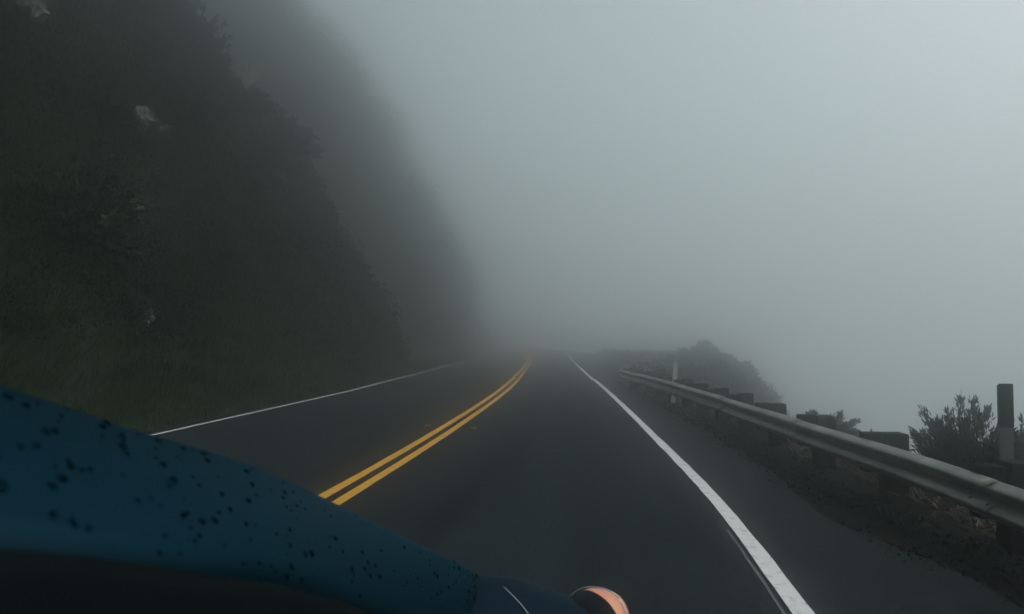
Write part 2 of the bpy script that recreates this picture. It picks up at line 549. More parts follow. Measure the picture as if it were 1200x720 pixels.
def clump_leaves(C, N, rad, per, L, tint0):
    """leaves in a dome round each clump centre; returns quads, tint"""
    n = len(C)
    k = np.repeat(np.arange(n), per)
    d = unit(rng.normal(size=(len(k), 3)) + N[k] * 0.9)
    r = rad[k][:, None] * (0.35 + 0.65 * rng.random((len(k), 1)) ** 0.6)
    lump = 1 + 0.25 * np.sin(d[:, :1] * 5 + k[:, None]) * np.cos(d[:, 2:] * 4 + 2 * k[:, None])
    P = C[k] + d * r * lump * np.array([1, 1, 0.85])
    D = d * 0.8 + np.array([0, 0, 0.5]) + rng.normal(size=d.shape) * 0.55
    ln = L * rng.uniform(0.6, 1.4, len(k))
    q = leaf_quads(P, D, ln, ln * rng.uniform(0.35, 0.6, len(k)))
    t = np.clip(tint0[k] + rng.normal(size=len(k)) * 0.13, 0, 1)
    return q, t

Q, T = [], []
def add_brush(n, y0, y1, rmin, rmax, per, L, k1=60, k0=0, dry=0.0):
    C, N = hill_points(n, y0, y1, k1, k0)
    rad = rng.uniform(rmin, rmax, n) * (0.7 + 0.6 * rng.random(n) ** 2)
    t0 = np.clip(0.36 + 0.30 * fbm(C[:, 1] * 0.25, C[:, 2] * 0.3, 60, 3) + rng.normal(size=n) * 0.30 + dry, 0.0, 1.0)
    q, t = clump_leaves(C + N * rad[:, None] * 0.15, N, rad, per, L, t0)
    Q.append(q); T.append(t)
add_brush(1500, 6, 24, 0.22, 0.95, 130, 0.11, 40, 3)
add_brush(1900, 24, 42, 0.30, 0.85, 95, 0.13, 40, 1)
add_brush(900, 2, 42, 0.4, 1.0, 60, 0.16, 60, 38)
add_brush(2000, 42, 100, 0.5, 1.7, 70, 0.24, 60, 0, 0.3)
brush = quads_obj("hillside_brush", np.concatenate(Q), M["brush"], None, np.concatenate(T))
tag(brush, "dense dark scrub covering the steep hillside left of the road", "brush", kind="stuff")

# ------------------------------------------------------------------ haze
hz = MB()
hz.box((0, 0, (SEA_Z - 1 + 52) / 2), (600, 600, 52 - SEA_Z + 1))
mh = bpy.data.materials.new("fog")
mh.use_nodes = True
mh.node_tree.nodes.clear()
mo = mh.node_tree.nodes.new("ShaderNodeOutputMaterial")
pv = mh.node_tree.nodes.new("ShaderNodeVolumePrincipled")
pv.inputs["Density"].default_value = FOG
pv.inputs["Color"].default_value = (0.988, 0.9975, 0.998, 1)
pv.inputs["Anisotropy"].default_value = 0.967
mh.node_tree.links.new(pv.outputs[0], mo.inputs["Volume"])
haze = hz.build("haze", mh)
tag(haze, "pale grey sea fog filling the air over road and hill", "fog", kind="stuff")

# ------------------------------------------------------------------ guard rail
rail = tag(empty("guard_rail", (2.6, 5.5, 0)), "weathered metal guard rail on dark timber posts along the right shoulder", "guard rail")
def rel(parent, V):
    l = parent.location
    return [(v[0] - l.x, v[1] - l.y, v[2] - l.z) for v in V]

RAIL_Z = 0.545
# W section: (towards the road, up) from the top lip to the bottom lip
W_SEC = [(0.000, 0.000), (0.012, -0.006), (0.050, -0.020), (0.078, -0.036), (0.086, -0.050), (0.080, -0.066), (0.012, -0.112),
         (0.000, -0.132), (0.012, -0.150), (0.080, -0.192), (0.086, -0.206), (0.080, -0.222), (0.050, -0.244), (0.006, -0.268), (0.000, -0.270)]
def rail_frame(y):
    d = float(f_rail(y + 0.05) - f_rail(y - 0.05)) / 0.1
    t = Vector((d, 1, 0)).normalized()
    return Vector((float(f_rail(y)), y, 0)), Vector((-t.y, t.x, 0))       # point, direction towards the road
def rail_drop(y):                                # the far end sinks a little
    return -0.03 * float(smooth(17, 24, y))
BREAKS = [-6.0, -2.4, 1.55, 5.5, 9.15, 12.45, 15.9, 19.6, 23.6]
n_sec = len(W_SEC)
for k in range(len(BREAKS) - 1):
    y0, y1 = BREAKS[k] - (0.16 if k else 0), BREAKS[k + 1] + 0.16 * (k < len(BREAKS) - 2)
    ys = np.linspace(y0, y1, 18)
    V = []
    dent = rng.uniform(-0.004, 0.004)
    for iy, y in enumerate(ys):
        p, u = rail_frame(y)
        lap = 0.0035 if iy < 2 and k else 0.0
        for side in (0, 1):
            sec = W_SEC if side == 0 else W_SEC[::-1]
            for (o, z) in sec:
                q = p + u * (o + lap - (0.004 if side else 0) + 0.003 * math.sin(y * 2.1 + k))
                V.append((q.x, q.y, RAIL_Z + rail_drop(y) + z + dent + 0.004 * math.sin(y * 1.3 + 2 * k)))
    m2 = 2 * n_sec
    F = [(i * m2 + j, i * m2 + (j + 1) % m2, (i + 1) * m2 + (j + 1) % m2, (i + 1) * m2 + j) for i in range(len(ys) - 1) for j in range(m2)]
    F += [tuple(range(m2 - 1, -1, -1)), tuple((len(ys) - 1) * m2 + j for j in range(m2))]
    pan = mesh_obj("rail_panel", rel(rail, V), F, M["zinc"], rail)
    if k:                                        # lap splice bolts
        b = MB()
        for dy in (0.05, 0.27):
            for z in (-0.055, -0.100, -0.172, -0.215):
                p, u = rail_frame(y0 + dy)
                q = p + u * (0.075 if z in (-0.055, -0.215) else 0.042)
                bm_c = (q.x - rail.location.x, q.y - rail.location.y, RAIL_Z + z)
                b.tube([Vector(bm_c), Vector(bm_c) + u * 0.016], [0.016, 0.011], 7)
        bo = b.build("splice_bolts", M["zinc"], pan)
        bo["kind"] = "stuff"
POST_Y = [-3.6, -1.8, 0.1, 1.95, 3.8, 5.65, 7.47, 9.12, 10.72, 12.24, 13.68, 15.15, 16.45, 17.9, 19.3, 20.7, 22.1, 23.25]
for k, y in enumerate(POST_Y):
    p, u = rail_frame(y)
    ang = math.atan2(u.y, u.x) - math.pi + random.uniform(-.03, .03)
    Mz = Matrix.Rotation(ang, 3, 'Z') @ Matrix.Rotation(random.uniform(-.015, .015), 3, 'Y')
    q = p - u * 0.29
    zt = 0.60 + random.uniform(-.015, .02)
    b = MB(); b.box((q.x - rail.location.x, q.y - rail.location.y, (zt - 0.5) / 2), (0.20, 0.20, zt + 0.5), Mz, 0.008)
    b.build("post", M["timber"], rail)
    q = p - u * 0.095
    b = MB(); b.box((q.x - rail.location.x, q.y - rail.location.y, 0.415 + rail_drop(y)), (0.185, 0.155, 0.36), Mz, 0.006)
    b.build("spacer_block", M["timber"], rail)

# ------------------------------------------------------------------ marker posts behind the rail
def gz(x, y):
    xs, zs = ground_row(y)
    return float(np.interp(x, xs, zs))
t = tag(empty("marker_post", (2.95, 5.92, gz(2.95, 5.92))), "tall flat grey marker post with darker upper half behind the guard rail", "marker post")
zb = t.location.z
b = MB(); b.box((0, 0, (0.80 - zb - 0.4) / 2), (0.100, 0.022, 0.80 - zb + 0.4), None, 0.005); b.build("post", M["post_white"], t)
t.children[0].data.materials[0] = M["post_grey"]
b = MB(); b.box((0, -0.016, 0.99 - zb), (0.102, 0.010, 0.32), None, 0.004); b.build("marker_plate", M["trim"], t)
b = MB(); b.box((0, 0.002, 0.92 - zb), (0.100, 0.022, 0.44), None, 0.005); o = b.build("post_top", M["post_grey"], t)
t = tag(empty("marker_post", (1.65, 17.5, gz(1.65, 17.5))), "slim white leaning marker post behind the far part of the guard rail", "marker post")
t.rotation_euler = (0, R(4), 0)
zb = t.location.z
b = MB(); b.box((0, 0, (0.93 - zb - 0.4) / 2), (0.10, 0.022, 0.93 - zb + 0.4), None, 0.005); b.build("post", M["post_white"], t)
b = MB(); b.box((0, -0.014, 0.86 - zb), (0.085, 0.006, 0.09), None, 0.002); b.build("reflector", M["post_white"], t)

# ------------------------------------------------------------------ raised markers on the road
def road_marker(x, y, label):
    t = tag(empty("road_marker", (x, y, 0.004)), label, "road marker", "raised reflectors beside the yellow lines")
    b = MB()
    w, d, hh = 0.05, 0.05, 0.018
    b.add([(-w, -d, 0), (w, -d, 0), (w, d, 0), (-w, d, 0), (-w * .9, -d * .45, hh), (w * .9, -d * .45, hh), (w * .9, d * .45, hh), (-w * .9, d * .45, hh)],
          [(0, 1, 5, 4), (1, 2, 6, 5), (2, 3, 7, 6), (3, 0, 4, 7), (4, 5, 6, 7)])
    b.build("body", M["dull_yellow"], t)
    b = MB()
    b.add([(-w * .8, -d * .93 - .002, 0.004), (w * .8, -d * .93 - .002, 0.004), (w * .75, -d * .5 - .002, hh * .93), (-w * .75, -d * .5 - .002, hh * .93)], [(0, 1, 2, 3)])
    b.build("lens", M["reflector"], t)
for y, where in ((12.6, "in front"), (24.6, "farther off")):
    road_marker(float(f_yl(y)) - 0.30, y, f"small amber raised reflector left of the double yellow line, {where}")
    road_marker(float(f_yr(y)) + 0.30, y - 0.3, f"small amber raised reflector right of the double yellow line, {where}")

# ------------------------------------------------------------------ grasses
def grass(name, n, fy, fx, Lr, mt, lean, label, t_mu, wid=0.012, zfun=None):
    y = fy(n); x = fx(y)
    z = zfun(x, y)
    P = np.stack([x, y, z], 1)
    D = np.stack([rng.normal(size=n) * lean, rng.normal(size=n) * lean, np.ones(n)], 1)
    L = rng.uniform(*Lr, n)
    q = leaf_quads(P, D, L, wid * (0.6 + rng.random(n)) * (1 + y / 30))
    t = np.clip(t_mu + 0.25 * fbm(x * 0.8, y * 0.5, 70, 3) + rng.normal(size=n) * 0.14, 0, 1)
    return tag(quads_obj(name, q, mt, None, t), label, "grass", kind="stuff")

GROW = {}
def gz_arr(x, y):
    k = np.round(np.asarray(y) * 4) / 4
    o = np.zeros(len(x))
    for yy in np.unique(k):
        if yy not in GROW:
            GROW[yy] = ground_row(float(yy))
        s = k == yy
        o[s] = np.interp(x[s], *GROW[yy])
    return o
def fy_tufts(y0, y1, per):
    def f(n):
        c = y0 + (y1 - y0) * rng.random(n // per + 1) ** 1.3
        return np.repeat(c, per)[:n] + rng.normal(size=n) * 0.10
    return f
def fx_between(fa, fb, per, pw=1.0):
    def f(y):
        n = len(y)
        u = np.repeat(rng.random(n // per + 1) ** pw, per)[:n]
        a, b_ = fa(y), fb(y)
        return a + (b_ - a) * u + rng.normal(size=n) * 0.07
    return f
grass("verge_grass", 60000, fy_tufts(5, 62, 24), fx_between(lambda y: x_base(y) - 0.3, lambda y: f_l(y) - 0.30, 24), (0.05, 0.22), M["grass"], 0.55,
      "low rough grass along the foot of the hill beside the left white line", 0.42, 0.012, gz_arr)
# the grassy bank on the first metres of the slope
C, N = hill_points(9000, 5, 60, 17, 0)
k = np.repeat(np.arange(len(C)), 22)
P = C[k] + rng.normal(size=(len(k), 3)) * np.array([0.16, 0.16, 0.02])
D = N[k] * 0.6 + np.array([0.15, 0, 0.9]) + rng.normal(size=P.shape) * 0.45
L = rng.uniform(0.12, 0.42, len(k))
tt = np.clip(0.38 + 0.3 * fbm(P[:, 1] * .35, P[:, 2] * .6, 75, 3) + rng.normal(size=len(k)) * .14, 0, 1)
tag(quads_obj("bank_grass", leaf_quads(P, D, L, 0.016 * (1 + P[:, 1] / 25)), M["grass"], None, tt),
    "long rank grass on the bank at the bottom of the hillside", "grass", kind="stuff")
grass("dry_grass", 14000, fy_tufts(2.4, 24, 20), fx_between(lambda y: f_rail(y) + 0.30, lambda y: x_edge(y) + 0.15, 20), (0.05, 0.2), M["dry"], 2.0,
      "flattened straw coloured grass behind the guard rail posts", 0.38, 0.010, gz_arr)
grass("dark_litter", 9000, fy_tufts(2.4, 26, 30), fx_between(lambda y: f_dirt(y) - 0.06, lambda y: f_dirt(y) + 0.75, 30, 1.2), (0.02, 0.06), M["brush"], 2.2,
      "dark plant litter and creeping weeds along the edge of the shoulder", 0.10, 0.018, gz_arr)
# gravel strewn along the edge of the asphalt
n = 2000
y = 3 + 24 * rng.random(n) ** 1.6
x = f_dirt(y) + np.abs(rng.normal(size=n)) * 0.20 - 0.10
z = np.maximum(gz_arr(x, y), 0.006)
s = rng.uniform(0.003, 0.011, n)[:, None, None]
tet = np.array([[[1, 0, -.4], [-.5, .87, -.4], [-.5, -.87, -.4]], [[1, 0, -.4], [-.5, .87, -.4], [0, 0, .9]], [[-.5, .87, -.4], [-.5, -.87, -.4], [0, 0, .9]], [[-.5, -.87, -.4], [1, 0, -.4], [0, 0, .9]]])
q = (np.stack([x, y, z], 1)[:, None, None, :] + (tet[None] * s[..., None])).reshape(-1, 3, 3)
tag(quads_obj("gravel", q, M["dry"], None, np.repeat(rng.uniform(0, .45, n), 4)), "loose gravel scattered on the edge of the right shoulder", "gravel", kind="stuff")

# ------------------------------------------------------------------ shrubs
def shrub(name, loc, rad, hgt, shoots, leaves, mt, L, spiky, tint, seed):
    """stems fanned out from one root, leaves along each shoot; returns the Empty"""
    g = np.random.default_rng(seed)
    root = empty(name, loc)
    st = MB()
    Pq, Dq = [], []
    for k in range(shoots):
        a = 2 * math.pi * g.random()
        e = math.acos(1 - g.random() * (0.95 if not spiky else 0.9))
        ln = g.uniform(0.72, 1.12 if spiky else 1.0)
        d = np.array([math.cos(a) * math.sin(e) * rad, math.sin(a) * math.sin(e) * rad, (0.25 + 0.75 * math.cos(e)) * hgt]) * ln
        c = np.array([d[0] * .25, d[1] * .25, d[2] * .55])
        if k % 3 == 0:
            st.tube([(0, 0, -0.05), c * 0.9, d * 0.93], [0.018 * hgt + .004, 0.010 * hgt + .003, 0.003], 4, False)
        u = g.random(leaves) ** (0.6 if spiky else 0.45)
        if spiky and k % 9 == 1:                 # bare twig sticking out of the crown
            st.tube([c, d * 0.95, d * 1.12 + g.normal(size=3) * .03], [0.006, 0.004, 0.0015], 3, False)
        p = (1 - u)[:, None] ** 2 * 0 + (2 * u * (1 - u))[:, None] * c + (u ** 2)[:, None] * d
        fat = (0.16 if spiky else 0.24) * rad * (1.12 - u)[:, None]
        Pq.append(p + g.normal(size=p.shape) * fat)
        t_ = 2 * (1 - u)[:, None] * c + 2 * u[:, None] * (d - c)
        Dq.append(unit(t_) * (1.6 if spiky else 0.7) + g.normal(size=p.shape) * (0.5 if spiky else 0.8) + np.array([0, 0, .25]))
    P = np.concatenate(Pq); D = np.concatenate(Dq)
    ln = L * g.uniform(.6, 1.4, len(P))
    q = leaf_quads(P, D, ln, ln * (0.26 if spiky else 0.5))
    quads_obj("foliage", q, mt, root, np.clip(tint + np.repeat(g.normal(size=shoots) * .22, leaves) + g.normal(size=len(P)) * .14, 0, 1))
    st.build("stems", M["bark"], root)
    return root

o = shrub("coastal_shrub", (3.66, 8.05, gz(3.66, 8.05) - 0.05), 0.78, 0.80 - gz(3.66, 8.05), 110, 330, M["coast"], 0.062, True, 0.35, 1)
tag(o, "large spiky dark shrub rising behind the guard rail beside the tall grey marker post", "shrub")
o = shrub("coastal_shrub", (4.62, 8.3, gz(4.62, 8.3) - 0.05), 0.75, 0.62 - gz(4.62, 8.3), 90, 330, M["coast"], 0.062, True, 0.35, 2)
tag(o, "spiky dark shrub at the right edge beyond the tall marker post", "shrub")
o = shrub("coastal_shrub", (3.40, 12.0, gz(3.40, 12.0) - 0.05), 0.55, 0.40 - gz(3.40, 12.0), 80, 200, M["coast"], 0.062, True, 0.3, 3)
tag(o, "small spiky shrub showing over the middle of the guard rail left of the large shrub", "shrub")
o = shrub("coastal_shrub", (3.42, 10.5, gz(3.42, 10.5) - 0.05), 0.28, 0.32 - gz(3.42, 10.5), 40, 40, M["coast"], 0.07, True, 0.3, 4)
tag(o, "little tuft of a shrub between the small spiky shrub and the large one", "shrub")
o = shrub("coastal_shrub", (1.72, 21.5, gz(1.72, 21.5) - 0.02), 0.30, 0.70, 50, 60, M["coast"], 0.10, False, 0.3, 5)
tag(o, "low rounded shrub behind the guard rail just left of the white marker post", "shrub")

# headland scrub: ground cover, and the shrubs one can tell apart on its outline
n = 900
y = rng.uniform(27, 66, n); x = f_dirt(y) + 1.5 + (x_edge(y) + 5.0 - f_dirt(y)) * rng.random(n)
C = np.stack([x, y, gz_arr(x, y)], 1)
N = np.tile([0.15, 0, 1.0], (n, 1))
q, t = clump_leaves(C, N, rng.uniform(.25, .65, n), 70, 0.16, np.clip(0.45 + rng.normal(size=n) * .2, 0, 1))
tag(quads_obj("headland_scrub", q, M["coast"], None, t), "low scrub covering the foggy headland beyond the guard rail", "scrub", kind="stuff")
protos = [shrub("headland_shrub", (0, 0, 0), .95, 1.25, 60, 80, M["coast"], 0.15, False, 0.4, 20 + i) for i in range(3)]
SPOTS = [(5.9, 44, 1.1), (4.9, 45.5, .85), (3.9, 46, .7), (6.9, 44.5, .85), (7.6, 43.5, .8), (2.9, 48, .65), (8.3, 43, .75), (9.2, 42, .75),
         (5.3, 41, .75), (4.2, 38, .7), (3.3, 36, .7), (6.4, 40, .8), (7.2, 39, .7), (1.9, 52, .65), (1.1, 57, .6), (0.4, 62, .6), (2.6, 33, .5)]
for i, (x, y, s) in enumerate(SPOTS):
    o = protos[i] if i < 3 else copy_tree(protos[i % 3])
    o.location = (x, y, gz(x, y) - 0.08)
    o.rotation_euler = (0, 0, i * 1.7)
    o.scale = (s, s, s * random.uniform(.85, 1.1))
    tag(o, {0: "highest dark shrub on the crown of the foggy headland", 7: "rightmost shrub low on the steep end of the foggy headland",
            16: "shrub on the foggy headland nearest the far end of the guard rail", 15: "faintest shrub of the headland close to the far bend of the road"}.get(
            i, "dark shrub fading into fog on the headland beyond the guard rail"), "shrub", "shrubs on the foggy headland")

# shrubs one can tell apart on the near hillside
def at_hill(px, py, ymax=60):
    """nearest hillside point along a viewing direction of the surveyed photograph"""
    c = Vector((px - 600, 360 - py, -880))
    d = (cam.rotation_euler.to_matrix() @ c).normalized()
    W_ = HV[HY < ymax].reshape(-1, 3) - np.array([0, 0, EYE])
    dist = np.linalg.norm(W_, axis=1)
    ang = np.arccos(np.clip(W_ @ np.array(d) / dist, -1, 1))
    ok = ang < ang.min() + 0.012
    j = np.where(ok)[0][np.argmin(dist[ok])]
    return HV[HY < ymax].reshape(-1, 3)[j]
hp = [shrub("hillside_shrub", (0, 0, 0), 1.0, 1.15, 70, 75, M["brush"], 0.13, i == 2, (0.16, 0.66, 0.38)[i], 40 + i) for i in range(3)]
C, N = hill_points(96, 8, 38, 42, 6)
for i in range(len(C)):
    o = hp[i] if i < 3 else copy_tree(hp[i % 3])
    o.location = tuple(C[i] - 0.1 * N[i])
    s = random.uniform(.7, 1.3) * (1.35 if random.random() < .25 else 1)
    o.scale = (s, s, s * random.uniform(.8, 1.15))
    up = Vector((N[i][0] * .6, N[i][1] * .6, 1)).normalized()
    o.rotation_euler = up.to_track_quat('Z', 'Y').to_euler()
    look = ("dark rounded shrub", "lighter olive green shrub", "spiky dark green shrub")[i % 3]
    z_, y_ = C[i][2], C[i][1]
    where = "low on the near hillside" if z_ < 4 else "halfway up the near hillside" if z_ < 9 else "high on the near hillside"
    side = "towards the left edge of the photo" if y_ < 17 else "in the middle of the slope" if y_ < 28 else "near the slope's right outline"
    tag(o, f"{look} {where}, {side}", "shrub", "shrubs on the near hillside")
for k, (px, py, s) in enumerate(((172, 4, 1.5), (190, 16, 1.3), (208, 30, 1.6), (228, 48, 1.2), (247, 64, 1.5), (318, 150, 1.2), (335, 182, 1.4), (352, 228, 1.1), (372, 262, 1.3), (415, 335, 1.1))):
    p = at_hill(px, py, 38)
    o = copy_tree(hp[(k * 2) % 3])
    o.location = tuple(p); o.scale = (s, s, s); o.rotation_euler = (0, R(25), px)
    tag(o, "bushy shrub on the skyline of the near hillside above the fan-leaved plant" if k < 5 else
        "bushy shrub on the skyline of the near hillside below the fan-leaved plant", "shrub", "shrubs along the skyline of the near hillside")
for px, py, s, lb_ in ((303, 100, 1.0, "dark spiky shrub just right of the pale fan-leaved plant on the hill outline"),
                     (312, 128, .7, "smaller dark shrub leaning out below the spiky one beside the fan-leaved plant"),
                     (398, 300, .8, "dark shrub on the lower outline of the near hillside, halfway down to the road"),
                     (345, 205, .9, "dark shrub on the hill outline just above the highest small pale rock"),
                     (436, 385, .8, "dark shrub at the foot of the hill outline, nearest the left white line")):
    p = at_hill(px, py, 40)
    o = copy_tree(hp[2])
    o.location = tuple(p); o.scale = (s, s, s); o.rotation_euler = (0, R(35), px)
    tag(o, lb_, "shrub", "shrubs on the outline of the near hillside")

# pale fan-leaved plant on the outline
p = at_hill(272, 116, 40)
t = tag(empty("fan_plant", (p[0] + .9, p[1] - .9, p[2] + .55)), "pale plant with a fan of long upright leaves on the outline of the near hillside", "plant")
for k in range(22):
    a = (k - 10.5) / 10.5
    d = np.array([a * 0.42 + 0.1, rng.normal() * .25, 1.0]); ln = 1.05 * rng.uniform(.75, 1.05)
    pts = [np.array([0, 0, -.15]) + unit(d) * ln * s_ + np.array([0.25 * a * s_ ** 2 + .1 * s_ ** 2, 0, -0.12 * s_ ** 3]) for s_ in (0, .35, .7, 1)]
    V = []
    for pt, w in zip(pts, (.02, .036, .027, .003)):
        V += [pt + np.array([w, 0.3 * w, 0]), pt - np.array([w, 0.3 * w, 0])]
    o = mesh_obj("leaf", V, grid_faces(4, 2), M["pale_leaf"], t)
    a_ = o.data.attributes.new("tint", 'FLOAT', 'FACE'); a_.data.foreach_set("value", np.full(len(o.data.polygons), 0.5, np.float32))

# pale outcrops
def boulder(name, loc, d, label, seed, rot=0.0):
    bm = bmesh.new()
    bmesh.ops.create_icosphere(bm, subdivisions=3, radius=0.5)
    for v in bm.verts:
        c = v.co.copy()
        k = 1 + 0.42 * float(fbm(c.x * 3.1 + seed, c.y * 2.7 + c.z * 3.3, seed, 4))
        c = c * k
        c.x = round(c.x * 5) / 5 * .5 + c.x * .5
        c.z = round(c.z * 5) / 5 * .5 + c.z * .5
        v.co = Vector((c.x * d[0], c.y * d[1], c.z * d[2]))
    me = bpy.data.meshes.new(name); bm.to_mesh(me); bm.free()
    me.materials.append(M["rock"])
    o = link(bpy.data.objects.new(name, me)); o.location = loc; o.rotation_euler = (0, rot, seed)
    return tag(o, label, "rock")
def on_hill(px, py, k=0.35):
    p = at_hill(px, py, 45); return (p[0] + k, p[1] - 0.4 * k, p[2] + 0.2 * k)
boulder("outcrop", on_hill(18, 14, .5), (.55, .6, .35), "pale rock outcrop at the top left of the near hillside", 3, .5)
boulder("outcrop", on_hill(161, 138, .6), (.4, .45, .75), "pale upright rock halfway up the near hillside", 4)
boulder("outcrop", on_hill(172, 160, .6), (.42, .3, .16), "small flat pale rock just below the upright rock on the near hillside", 5, .3)
boulder("outcrop", on_hill(322, 226, .5), (.35, .35, .5), "pale rock close under the outline of the near hillside", 6)
boulder("outcrop", on_hill(166, 367, .5), (.4, .25, .22), "pale rock low on the hillside above the grassy bank", 7)
boulder("stone", (-7.75, 25.5, 0.10), (.24, .2, .2), "small pale stone in the grass beside the left white line", 8)
boulder("boulder", (1.35, 23.9, 0.28), (.40, .4, .62), "pale boulder behind the far end of the guard rail", 9)

# ------------------------------------------------------------------ conifer on the far slope
ip = np.argmin(np.abs(HY - 60)); jp = np.argmin(np.abs(HV[ip, :, 0] + 27.2))
tp = HV[ip, jp]
t = tag(empty("pine_tree", tuple(tp)), "tall pine tree looming in the fog on the far slope", "tree")
H_ = 10.5
b = MB(); b.tube([(0, 0, -.5), (.05, 0, H_ * .5), (0, .05, H_)], [.22, .13, .02], 8); b.build("trunk", M["bark"], t)
lb = MB(); Pq, Dq = [], []
for k in range(95):
    u = rng.random() ** .8
    z = 1.2 + (H_ - 1.4) * u
    a = rng.random() * 6.283
    ln = (2.3 * (1 - u) ** .75 + .25) * rng.uniform(.65, 1.1)
    d = np.array([math.cos(a), math.sin(a), -.12 + .35 * u])
    lb.tube([(0, 0, z), tuple(np.array([0, 0, z]) + d * ln)], [.04 * (1 - u) + .012, .006], 4, False)
    m_ = int(150 * ln / 2 + 30)
    s_ = rng.random(m_)[:, None] ** .7
    Pq.append(np.array([0, 0, z]) + d * ln * s_ + rng.normal(size=(m_, 3)) * np.array([.22, .22, .12]) * (1.1 - s_ * .6))
    Dq.append(d + rng.normal(size=(m_, 3)) * .7)
lb.build("branches", M["bark"], t)
P = np.concatenate(Pq)
quads_obj("crown", leaf_quads(P, np.concatenate(Dq), .24, .07), M["needle"], t, np.clip(.4 + rng.normal(size=len(P)) * .2, 0, 1))

# ------------------------------------------------------------------ the blue car the photograph was taken from
CX = -0.92                                        # middle of the car
car = tag(empty("car", (CX, 0.9, 0)), "blue car with a rain spotted bonnet and amber corner lamp at bottom left", "car")
def catmull(P, n):
    P = np.array(P, float); m_ = len(P)
    Pe = np.concatenate([[2 * P[0] - P[1]], P, [2 * P[-1] - P[-2]]])
    o = []
    for s_ in np.linspace(0, m_ - 1, n):
        i = min(int(s_), m_ - 2); t_ = s_ - i
        a, b_, c, d = Pe[i:i + 4]
        o.append(0.5 * (2 * b_ + (c - a) * t_ + (2 * a - 5 * b_ + 4 * c - d) * t_ ** 2 + (3 * b_ - a - 3 * c + d) * t_ ** 3))
    return np.array(o)
RIDGE = [(-.425, .25, 1.515), (-.45, .52, 1.446), (-.47, .707, 1.392), (-.48, 1.013, 1.302), (-.46, 1.31, 1.183), (-.40, 1.722, 1.001), (-.35, 1.982, .883), (-.335, 2.06, .835), (-.34, 2.11, .765)]
SEAM = [(-.27, .17, 1.44), (-.28, .326, 1.385), (-.285, .407, 1.357), (-.296, .554, 1.302), (-.325, .868, 1.180), (-.330, 1.425, .923), (-.315, 1.685, .815), (-.312, 1.76, .755), (-.325, 1.79, .68)]
NS = 48
rg, sm = catmull(RIDGE, NS), catmull(SEAM, NS)
mirror = lambda p: np.array([2 * CX - p[0], p[1], p[2]])
def flank(i, v):                                  # 0 ridge .. 1 seam, gently domed
    p = rg[i] * (1 - v) + sm[i] * v
    k = math.sin(math.pi * min(1, max(0, v))) * 0.010
    return p + np.array([.7, .1, .6]) * k
rows = []
for i in range(NS):
    half = [np.array([CX, rg[i][1] + .02, rg[i][2] + .022])]
    for q_ in (.35, .65, .85):
        half.append(np.array([CX + (rg[i][0] - CX) * q_, rg[i][1] + .02 * (1 - q_), rg[i][2] + .022 * (1 - q_ ** 2)]))
    half.append(np.array([rg[i][0] - .02, rg[i][1], rg[i][2] + .001]))
    for v in (0.03, .12, .3, .5, .7, .88, .97):
        half.append(flank(i, v))
    half.append(sm[i] + np.array([-.004, 0, -.005]))
    rows.append([mirror(p) for p in half[:0:-1]] + half)
ncol = len(rows[0])
hood = mesh_obj("bonnet", rel(car, [p for r_ in rows for p in r_]), grid_faces(NS, ncol), M["paint"], car)

# black trim under the seam, both sides
for sgn in (0, 1):
    rws = []
    for i in range(NS):
        p = sm[i]
        col_ = [p + np.array(o) for o in ((-.03, 0, -.004), (-.005, 0, -.003), (.002, 0, -.004), (.006, 0, -.02), (.016, 0, -.10), (.03, 0, -.22))] + [np.array([-.02, p[1], min(.80, p[2] - .30)]), np.array([.03, p[1], .32])]
        rws.append([mirror(c) for c in col_] if sgn else col_)
    o = mesh_obj("side_trim", rel(car, [p for r_ in rws for p in r_]), grid_faces(NS, 8), M["trim"], car)

